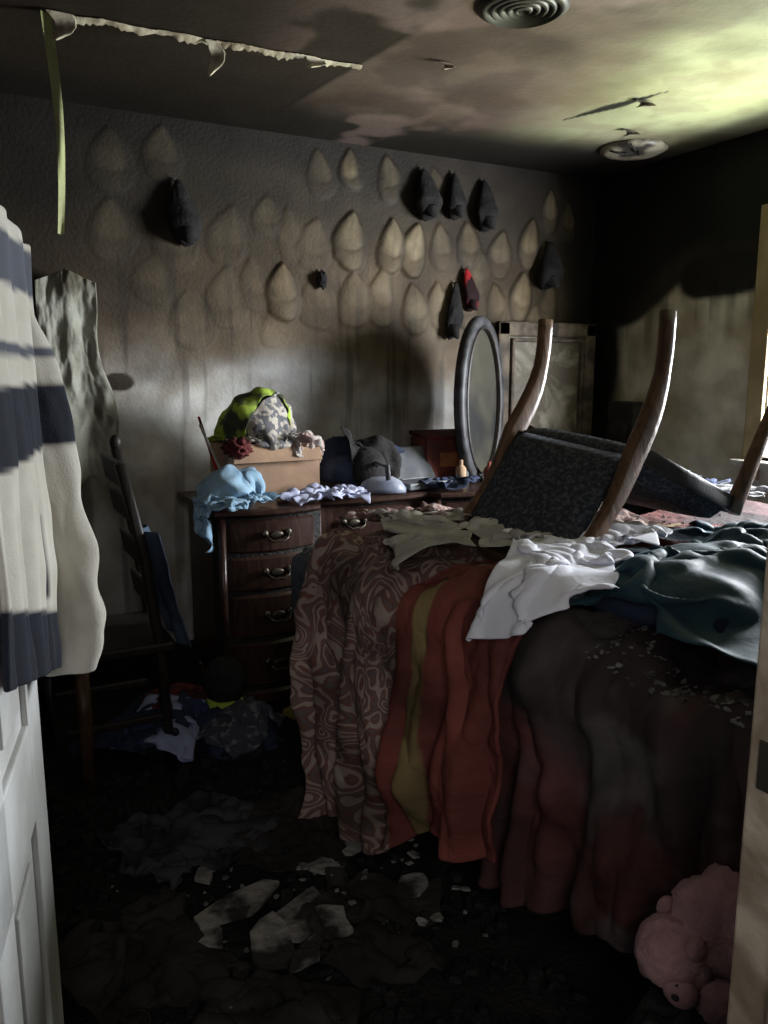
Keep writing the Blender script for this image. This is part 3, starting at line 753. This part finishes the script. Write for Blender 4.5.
for i,(x,z,w,h,m_,ln) in enumerate([(2.12,2.25,.15,.27,M_cap,.05),(2.30,2.26,.11,.25,M_cap,0),(2.48,2.23,.13,.28,M_cap,.03),(2.92,1.96,.17,.28,M_cap,-.12),(.91,2.06,.15,.30,M_cap,.08),(2.38,1.81,.10,.24,M_capred,.12),(2.32,1.70,.10,.32,M_cap,-.12)]):
    hungcap(x,z,w,h,m_,i*5+2,ln)
blob("charred_hook_clump",(1.57*K,D-.03,1.4+.42*K),(.028,.02,.04),M_cap,None,.7,3,3,n=10)
# dresser clutter
cap("baseball_cap",(1.56,3.35,.90),1.1,M_navy,(0,0,.5))
cap("baseball_cap",(1.66,3.30,.93),1.1,M_cap,(.3,0,-.4))
cap("baseball_cap",(1.58,3.42,.98),1.05,M_navy,(-.2,.2,1.2))
cap("baseball_cap",(1.85,3.45,.91),1.05,M_cap,(0,0,.2))
blob("duffel_bag",(1.76,3.40,.95),(.16,.10,.10),M_navy,None,.45,2.5,12)
cloth("black_hoodie",34,30,.016,init_crumple((1.70,3.36,1.25),.4,.5,.45,.3,10,48),col_dress((),[((1.74,3.4,.95),(.15,.11,.11)),((1.56,3.38,.97),(.09,.10,.17))]),M_cap,seed=20,steps=50,wr=.03,wf=9)
cloth("navy_tshirt",28,24,.014,init_crumple((2.02,3.12,1.05),.2,.5,.45,.3,10,49),col_dress(),M_navy,seed=23,steps=50,wr=.03,wf=9)
g=group("steam_iron")
def iron(c,r):
    n=14;V=[];prof=[(0,1),(.02,1),(.05,.8),(.07,.45)]
    for (z,k) in prof:
        for i in range(n):
            a=2*math.pi*i/n;x=math.cos(a)*.05*k*(1-.3*math.sin(a));y=math.sin(a)*.11*k
            V.append((c[0]+x*math.cos(r)-y*math.sin(r),c[1]+x*math.sin(r)+y*math.cos(r),c[2]+z))
    F=[(l*n+i,l*n+(i+1)%n,(l+1)*n+(i+1)%n,(l+1)*n+i) for l in range(3) for i in range(n)]+[tuple(range(n))[::-1],tuple(3*n+i for i in range(n))]
    mesh("body",V,F,mat("iron_plastic",(.30,.32,.38),.35,(.15,.17,.25),9),g)
    tube("handle",[(c[0],c[1]-.06,c[2]+.06),(c[0],c[1]-.05,c[2]+.12),(c[0],c[1]+.05,c[2]+.125),(c[0],c[1]+.07,c[2]+.06)],.012,M_grey,g)
iron((1.66,3.14,DH+.004),1.2)
g=group("open_laptop_case")
box("base",(1.90,3.22,DH+.02),(.26,.19,.03),M_grey,g,.006,(0,0,.15))
box("lid",(1.90,3.33,DH+.10),(.26,.02,.18),M_grey,g,.006,(math.radians(-35),0,.15))
g=group("red_storage_box")
box("body",(2.15,3.42,.97),(.26,.2,.21),M_redbox,g,.006,(0,0,-.1))
box("lid",(2.15,3.42,1.085),(.275,.215,.022),M_maroon,g,.005,(.08,0,-.1))
box("label",(2.14,3.318,.97),(.12,.004,.07),mat("orange_label",(.36,.13,.05),.6,(.2,.08,.03),12),g,.001,(0,0,-.1))
for i,(x,y,h,m_) in enumerate([(2.12,3.2,.12,M_card),(2.17,3.25,.16,M_grey),(2.30,3.22,.1,M_redbox),(2.05,3.45,.2,M_cap),(2.5,3.3,.14,M_card)]):
    pts=[(x,y,DH),(x,y,DH+h*.65),(x,y,DH+h*.75),(x,y,DH+h*.8),(x,y,DH+h)]
    tube("toiletry_bottle",pts,[.026,.026,.018,.01,.01],m_,None,8)
g=group("drumsticks")
tube("stick_1",[(.97,3.24,.88),(.94,3.5,1.2)],.006,M_capred,g);tube("stick_2",[(.99,3.20,.88),(.93,3.45,1.17)],.006,M_trim,g)

# ============================================================ MIRRORS
g=group("oval_mirror")
cm=Vector((2.32,3.34,1.25))
uu=Vector((.848,.53,0)).normalized();tilt=Vector((0.02,0.06,1)).normalized();nrm=uu.cross(tilt)
pts=[cm+uu*(.24*math.cos(a))+tilt*(.39*math.sin(a)) for a in [2*math.pi*i/48 for i in range(48)]]
sweep("frame",pts,.055,.06,mat("grey_frame",(.045,.045,.05),.5,(.015,.015,.017),14),g,side=tuple(nrm),closed=True,n=6,power=3)
pts2=[cm+uu*(.21*math.cos(a))+tilt*(.36*math.sin(a)) for a in [2*math.pi*i/48 for i in range(48)]]
sweep("inner_bead",pts2,.065,.012,M_darkwood,g,side=tuple(nrm),closed=True,n=4,power=2)
mesh("glass",[tuple(p+nrm*.005) for p in pts2],[tuple(range(48))],M_glass,g,False)
box("stand",(cm.x,cm.y,DH+.012),(.2,.16,.024),M_darkwood,g,.006)
g=group("framed_dresser_mirror")
M_frame=mat("peeling_frame",(.14,.11,.08),.7,(.045,.035,.028),9,.5,30)
x0,x1,z0,z1,yf=2.66,3.36,.90,1.67,3.68
for nm,c,s in(("rail_top",((x0+x1)/2,yf,z1-.04),(x1-x0,.04,.08)),("rail_bottom",((x0+x1)/2,yf,z0+.04),(x1-x0,.04,.08)),("stile_left",(x0+.04,yf,(z0+z1)/2),(.08,.04,z1-z0)),("stile_right",(x1-.04,yf,(z0+z1)/2),(.08,.04,z1-z0))):
    box(nm,c,s,M_frame,g,.01)
for nm,c,s in(("bead_top",((x0+x1)/2,yf-.01,z1-.10),(x1-x0-.18,.03,.02)),("bead_bot",((x0+x1)/2,yf-.01,z0+.10),(x1-x0-.18,.03,.02)),("bead_l",(x0+.1,yf-.01,(z0+z1)/2),(.02,.03,z1-z0-.18)),("bead_r",(x1-.1,yf-.01,(z0+z1)/2),(.02,.03,z1-z0-.18))):
    box(nm,c,s,M_frame,g,.006)
box("panel",((x0+x1)/2,yf+.005,(z0+z1)/2),(x1-x0-.16,.01,z1-z0-.16),mat("smeared_panel",(.10,.085,.06),.5,(.27,.24,.19),3.5,.3,20,dist=2,lo=.5,hi=.68),g,.002)
g=group("corner_chest")
box("body",(3.03,3.46,.46),(.70,.50,.84),M_darkwood,g,.01)
for i in range(4): 
    box("drawer_%d"%i,(3.03,3.205,.16+i*.19),(.64,.02,.17),M_darkwood,g,.006)
    tube("knob_%d"%i,[(3.03,3.19,.16+i*.19),(3.03,3.17,.16+i*.19)],.014,M_brass,g)
g=group("dark_speaker")
box("body",(3.33,3.34,1.06),(.13,.2,.34),M_black,g,.01);blob("cone",(3.26,3.34,1.08),(.012,.06,.06),M_black,g,0)
for i in range(4):
    x,y=1.55+.1*i,1.40-.10*(i%3);w=toworld(x,y,BT+.1)
    blob("scorched_cloth_heap",tuple(w),(.15,.12,.07),[M_black,M_uph,M_navy,M_uph][i],None,.9,4,40+i,o=4)
cloth("grey_towel",30,26,.014,init_crumple((2.55,2.0,1.12),0,.5,.45,.3,9,44),lambda X:col_bed(X,.08),mat("grey_towel",(.4,.4,.42),.9,(.2,.2,.22),8),seed=14,steps=50,wr=.02)

# ============================================================ DARK CHAIR LEFT
g=group("slat_back_chair")
CX,CY=.11,.45
def LB(nm,pts,w,h,m=M_darkwood): sweep(nm,[(x+CX,y+CY,z) for x,y,z in pts],w,h,m,g,side=(0,1,0),power=4)
LB("post_1",[(.52,2.62,0),(.49,2.62,.45),(.45,2.62,.8),(.40,2.62,1.12)],.035,.035)
LB("post_2",[(.47,2.26,0),(.45,2.26,.45),(.41,2.26,.8),(.35,2.26,1.10)],.035,.035)
LB("leg_3",[(.10,2.62,0),(.10,2.62,.44)],.04,.04);LB("leg_4",[(.19,2.26,0),(.19,2.26,.44)],.045,.045,M_legwood)
for i,z in enumerate((.62,.78,.94,1.06)): box("slat_%d"%i,(CX+.47-.11*(z-.45)/.6,CY+2.44,z),(.018,.34,.09),M_darkwood,g,.005,(0,-.15,0))
box("seat",(CX+.30,CY+2.44,.46),(.40,.42,.04),M_darkwood,g,.012)
for y in(2.26,2.62): box("stretcher",(CX+.30,CY+y,.2),(.34,.02,.025),M_darkwood,g,.005)
blob("finial",(CX+.40,CY+2.62,1.14),(.022,.022,.03),M_darkwood,g,0,n=8)
g=group("blue_garment")
n=16
u,v=np.meshgrid(np.linspace(-1,1,n),np.linspace(0,1,24),indexing='ij')
x=.50+.02*np.sin(u*5)+.03*(fbm(u*2+3,v*4,0,6,3)-.5)-.10*v;y=2.45+u*.13;z=.45+v*.42
o=mesh("cloth",np.stack([x+.03+CX,y+CY-.12,z],-1),gridF(n,24),mat("slate_cloth",(.07,.10,.15),.9,(.03,.04,.07),6),g);mod(o,.006,1)

# pale shirt on back wall at left
u,v=np.meshgrid(np.linspace(0,1,60),np.linspace(0,1,90),indexing='ij')
wd=.12+.05*v-.02*np.sin(v*7)
x=.45+(u-.5)*2*wd+.02*np.sin(v*12)*(u-.5)
z=1.82-v*.82-.05*np.abs(u-.5)*2*(1-v)-.12*fbm(u*6,0*v,0,3,2)*v
rd=1-np.abs(2*fbm(u*2.5+v*1.0,v*3,0,79,3)-1)*2.2
y=D-.05-.012*np.sin(u*14+2*v)-.03*np.clip(rd,0,1)-.05*(fbm(u*4,v*5,0,77,4)-.3)
y=np.minimum(y,D-.012)
o=mesh("hanging_pale_shirt",np.stack([x,y,z],-1),gridF(60,90),mat("pale_cloth",(.38,.38,.32),.9,(.12,.11,.08),5,.2,40,lo=.40,hi=.66),None);mod(o,.005,1)

# ============================================================ CEILING ITEMS
M_tape=mat("drywall_tape",(.55,.49,.38),.8,(.22,.17,.12),14,.2,30)
g=group("peeling_ceiling_tape")
n=110;V=[];rw=np.random.RandomState(3)
for i in range(n):
    t=i/(n-1);x=.36+t*1.05;y=2.88-.05*t
    w=.014+.018*rw.rand()*(1-.4*t);dz=.008+.016*rw.rand()
    for j in range(4):
        V.append((x,y-w/2+w*j/3+.006*math.sin(t*30),CZ-.005-dz*(j/3)*(.4+.6*math.sin(t*20)**2)))
mesh("strip",V,gridF(n,4),M_tape,g)
def flap(nm,x,y,w,l,m=M_tape,sway=.02,parent=None):
    n=12;V=[]
    for i in range(n):
        t=i/(n-1);ww=w*(1-t)**.5*(.8+.4*random.random())
        for j in range(4):
            V.append((x+(j/3-.5)*ww+sway*math.sin(t*4),y+sway*t*math.sin(j+t*3),CZ-.005-t*l))
    o=mesh(nm,V,gridF(n,4),m,parent or g);mod(o,.0015,1)
flap("flap_1",.38,2.86,.09,.09);flap("flap_2",.86,2.85,.06,.12);flap("flap_3",1.22,2.83,.08,.04);flap("flap_4",1.66,2.65,.05,.03)
n=40;V=[]
for i in range(n):
    t=i/(n-1)
    for j in range(4): V.append((.345+.02*math.sin(t*3)+(j/3-.5)*.03*(1-.3*t),2.88+.01*math.sin(t*6+j),CZ-.003-t*.66))
mesh("long_strip",V,gridF(n,4),mat("tape_yellowed",(.42,.46,.22),.8,(.3,.3,.16),8),g)
g=group("peeling_ceiling_paint")
M_pc=mat("paint_curl",(.20,.17,.13),.8,(.06,.05,.04),14,.2,30)
for i,(x,y,w,l) in enumerate([(2.60,2.62,.10,.03),(2.85,2.95,.09,.03)]):
    flap("curl_%d"%i,x,y,w,l,M_pc,.03,g)
def disc(name,c,rings,m,seg=48):
    V=[];F=[]
    for (r,z) in rings:
        for i in range(seg):
            a=2*math.pi*i/seg;V.append((c[0]+r*math.cos(a),c[1]+r*math.sin(a),c[2]+z))
    for l in range(len(rings)-1):
        for i in range(seg): F.append((l*seg+i,l*seg+(i+1)%seg,(l+1)*seg+(i+1)%seg,(l+1)*seg+i))
    F.append(tuple((len(rings)-1)*seg+i for i in range(seg)))
    return mesh(name,V,F,m)
rings=[(.135,0),(.14,-.008)]
for k in range(5):
    r=.125-k*.024;rings+=[(r,-.016),(r-.010,-.022),(r-.012,-.004),(r-.022,-.006)]
disc("ceiling_vent",(1.63,2.16,CZ-.001),rings,mat("vent_metal",(.045,.038,.032),.5,(.018,.016,.014),9))
g=group("ceiling_light")
o=disc("canopy",(3.10,3.17,CZ-.001),[(.16,0),(.165,-.012),(.13,-.03),(.06,-.035)],mat("canopy",(.30,.27,.20),.4,(.04,.035,.03),6,lo=.45,hi=.55));o.parent=g
for i in range(3):
    a=i*2.1;tube("wire_%d"%i,[(3.08,3.15,CZ-.03),(3.02+.05*math.cos(a),3.1+.05*math.sin(a),CZ-.05),(2.98+.08*math.cos(a),3.1+.08*math.sin(a),CZ-.035)],.004,M_black,g,5)

# ============================================================ FLOOR STUFF
PB=[((.66,3.0),.22,.13),((.85,2.78),.16,.11),((.50,2.80),.2,.12),((1.0,2.85),.12,.06)]
def colpile(X,off=.01):
    X=X.copy();lim=np.full(len(X),.008)
    for (c,r,h) in PB:
        d=np.hypot(X[:,0]-c[0],X[:,1]-c[1])/r;lim=np.maximum(lim,h*np.sqrt(np.clip(1-d*d,0,1)))
    lim=lim+.03*fbm(X[:,0]*12,X[:,1]*12,0,5,2)
    h=X[:,2]<lim;X[:,2]=np.maximum(X[:,2],lim);return X,h
def floorc(name,c,ang,nx,ny,m,seed,cx_=.5,cy_=.5,amp=.3,wr=.022):
    return cloth(name,nx,ny,.017,init_crumple((c[0],c[1],.25),ang,cx_,cy_,amp,9,seed),colpile,m,seed=seed,steps=50,thick=.006,wr=wr,wf=8)
blob("dirty_laundry_pile",(.66,3.0,.0),(.22,.20,.13),M_black,None,.3,3,51)
blob("dirty_laundry_pile",(.86,2.80,.0),(.16,.15,.10),M_navy,None,.3,3,52)
floorc("navy_jacket",(.52,2.88),.4,40,34,M_navy,61,.5,.5)
floorc("blue_striped_top",(.60,2.86),1.0,34,28,mat("blue_white_cloth",(.30,.34,.52),.9,(.03,.04,.1),6,lo=.46,hi=.54),62)
floorc("maroon_shirt",(.70,3.02),.2,30,26,M_maroon,63)
floorc("grey_print_shirt",(.86,2.80),.7,30,24,mat("dark_print_cloth",(.05,.055,.07),.9,(.16,.16,.18),34,lo=.55,hi=.62),64)
cap("baseball_cap",(.84,2.90,.20),.95,M_cap,(.5,0,-.2),M_hiv)
box("yellow_packet",(1.13,2.86,.03),(.08,.11,.03),M_yel,None,.006,(0.1,0.1,.5))
M_dim=mat("dim_cloth",(.018,.019,.024),.95,(.055,.055,.062),6,.4,30)
M_dim2=mat("dim_brown_cloth",(.018,.014,.012),.95,(.035,.03,.026),6,.4,30)
floorc("charred_towel",(.52,2.18),.2,44,34,M_dim,65,.5,.5,.3,.03)
floorc("charred_sheet",(.78,2.08),1.2,36,30,M_dim2,66,.5,.5,.3,.03)
floorc("charred_rag",(.28,1.75),1.9,34,30,M_dim2,67,.5,.5,.3,.03)
floorc("charred_rag",(.80,1.60),.9,34,28,M_dim2,68,.5,.5,.3,.03)
floorc("charred_rag",(.45,1.40),.9,34,28,M_dim2,69,.5,.5,.3,.03)
def scatter(n,fx,size,name,m,flat=.15,z=.004):
    pts=[]
    for i in range(n):
        x,y=fx();pts.append((x,y,z+random.random()*.02))
    return crumbs(name,pts,size,m,None,flat)
scatter(700,lambda:(random.uniform(0.0,1.15),random.uniform(1.0,2.7)),.026,"charred_debris",M_black,.7,z=.01)
scatter(90,lambda:(random.gauss(.62,.22),random.gauss(1.75,.25)),.010,"ash_fragments",M_paper,.3,z=.02)
def shard(name,c,r,m,seed,rot=0,tilt=.1):
    rr=random.Random(seed);k=rr.randint(7,11);P=[]
    for i in range(k):
        a=2*math.pi*(i+rr.uniform(-.35,.35))/k;q=r*rr.uniform(.55,1.15);P.append((math.cos(a)*q*1.3,math.sin(a)*q*.8))
    V=[];ca,sa=math.cos(rot),math.sin(rot)
    for lv in(0,1):
        for (x,y) in P: V.append((c[0]+x*ca-y*sa,c[1]+x*sa+y*ca,c[2]+lv*.012+tilt*x))
    F=[tuple(range(k))[::-1],tuple(range(k,2*k))]+[(i,(i+1)%k,k+(i+1)%k,k+i) for i in range(k)]
    return mesh(name,V,F,m,None,False)
M_shard=mat("sooty_plaster",(.27,.255,.23),.9,(.028,.026,.024),10,.6,45,lo=.45,hi=.60)
for i,(x,y,r,ro) in enumerate([(.66,1.70,.10,.9),(.55,1.80,.09,.2),(.56,1.62,.085,1.3),(.80,1.86,.045,.2),(.97,1.66,.05,.5),(.72,1.62,.06,2.),(.44,1.74,.06,2.),(.86,1.74,.035,1),(.62,1.55,.05,.4),(.50,1.98,.04,1.4),(.92,1.9,.04,.4)]):
    shard("plaster_shard",(x,y,.035+.01*(i%3)+.05*r),r,M_shard,71+i,ro,.10*((i%3)-1))
scatter(34,lambda:(random.uniform(.72,1.1),random.uniform(1.5,1.9)),.020,"plaster_chips",M_shard,.25,z=.035)

# ============================================================ PINK PLUSH
blob("dark_blanket_heap",(1.03,.80,.12),(.17,.13,.24),M_black,None,.35,3,88)
g=group("pink_plush_bear")
blob("body",(1.09,.82,.45),(.085,.085,.10),M_pink,g,.25,3,81)
blob("head",(1.01,.84,.42),(.066,.066,.058),M_pink,g,.16,3,82)
blob("muzzle",(.975,.795,.395),(.026,.03,.024),M_pink,g,.05,2,83,n=12)
for i,s_ in enumerate((-1,1)):
    blob("ear_%d"%i,(1.02+.02*s_,.84+.05*s_,.465),(.020,.014,.020),M_pink,g,.05,2,84,n=10)
    blob("eye_%d"%i,(.962,.815+.024*s_,.412),(.004,.004,.004),M_black,g,0,n=6)
    blob("arm_%d"%i,(1.03,.82+.06*s_,.38),(.045,.03,.035),M_pink,g,.2,3,85,rot=.5*s_,n=14)
    blob("leg_%d"%i,(1.10,.79+.06*s_,.36),(.06,.035,.045),M_pink,g,.2,3,86,rot=-.3*s_,n=14)
blob("nose",(.952,.785,.40),(.006,.007,.005),M_black,g,0,n=6)

# ============================================================ LIGHTS
def area(name,loc,tgt,sx,sy,e,col):
    l=bpy.data.lights.new(name,'AREA');l.shape='RECTANGLE';l.size=sx;l.size_y=sy;l.energy=e;l.color=col
    o=bpy.data.objects.new(name,l);o.location=loc
    d=Vector(tgt)-Vector(loc);o.rotation_euler=d.to_track_quat('-Z','Y').to_euler();link(o);return o
area("window_daylight",(XB+.26,1.90,1.50),(1.0,2.6,1.05),.8,.85,190,(.92,.96,1.0))
area("lawn_bounce",(XB+1.1,1.9,.35),(2.0,2.4,2.5),1.4,.9,170,(.76,.92,.20))
area("hall_light",(-.2,-.9,1.9),(.9,1.6,.6),.7,.7,12,(1.0,.96,.93))
w=bpy.data.worlds.new("world");sc.world=w;w.use_nodes=True
w.node_tree.nodes["Background"].inputs[0].default_value=(.6,.7,.8,1);w.node_tree.nodes["Background"].inputs[1].default_value=.015

# ============================================================ CAMERA
cd=bpy.data.cameras.new("camera");cam=bpy.data.objects.new("camera",cd);link(cam)
cam.location=(0,0,1.4);cam.rotation_euler=(math.radians(80),0,math.radians(-28));cd.lens=28.125;cd.sensor_width=36;cd.clip_start=.02
sc.camera=cam
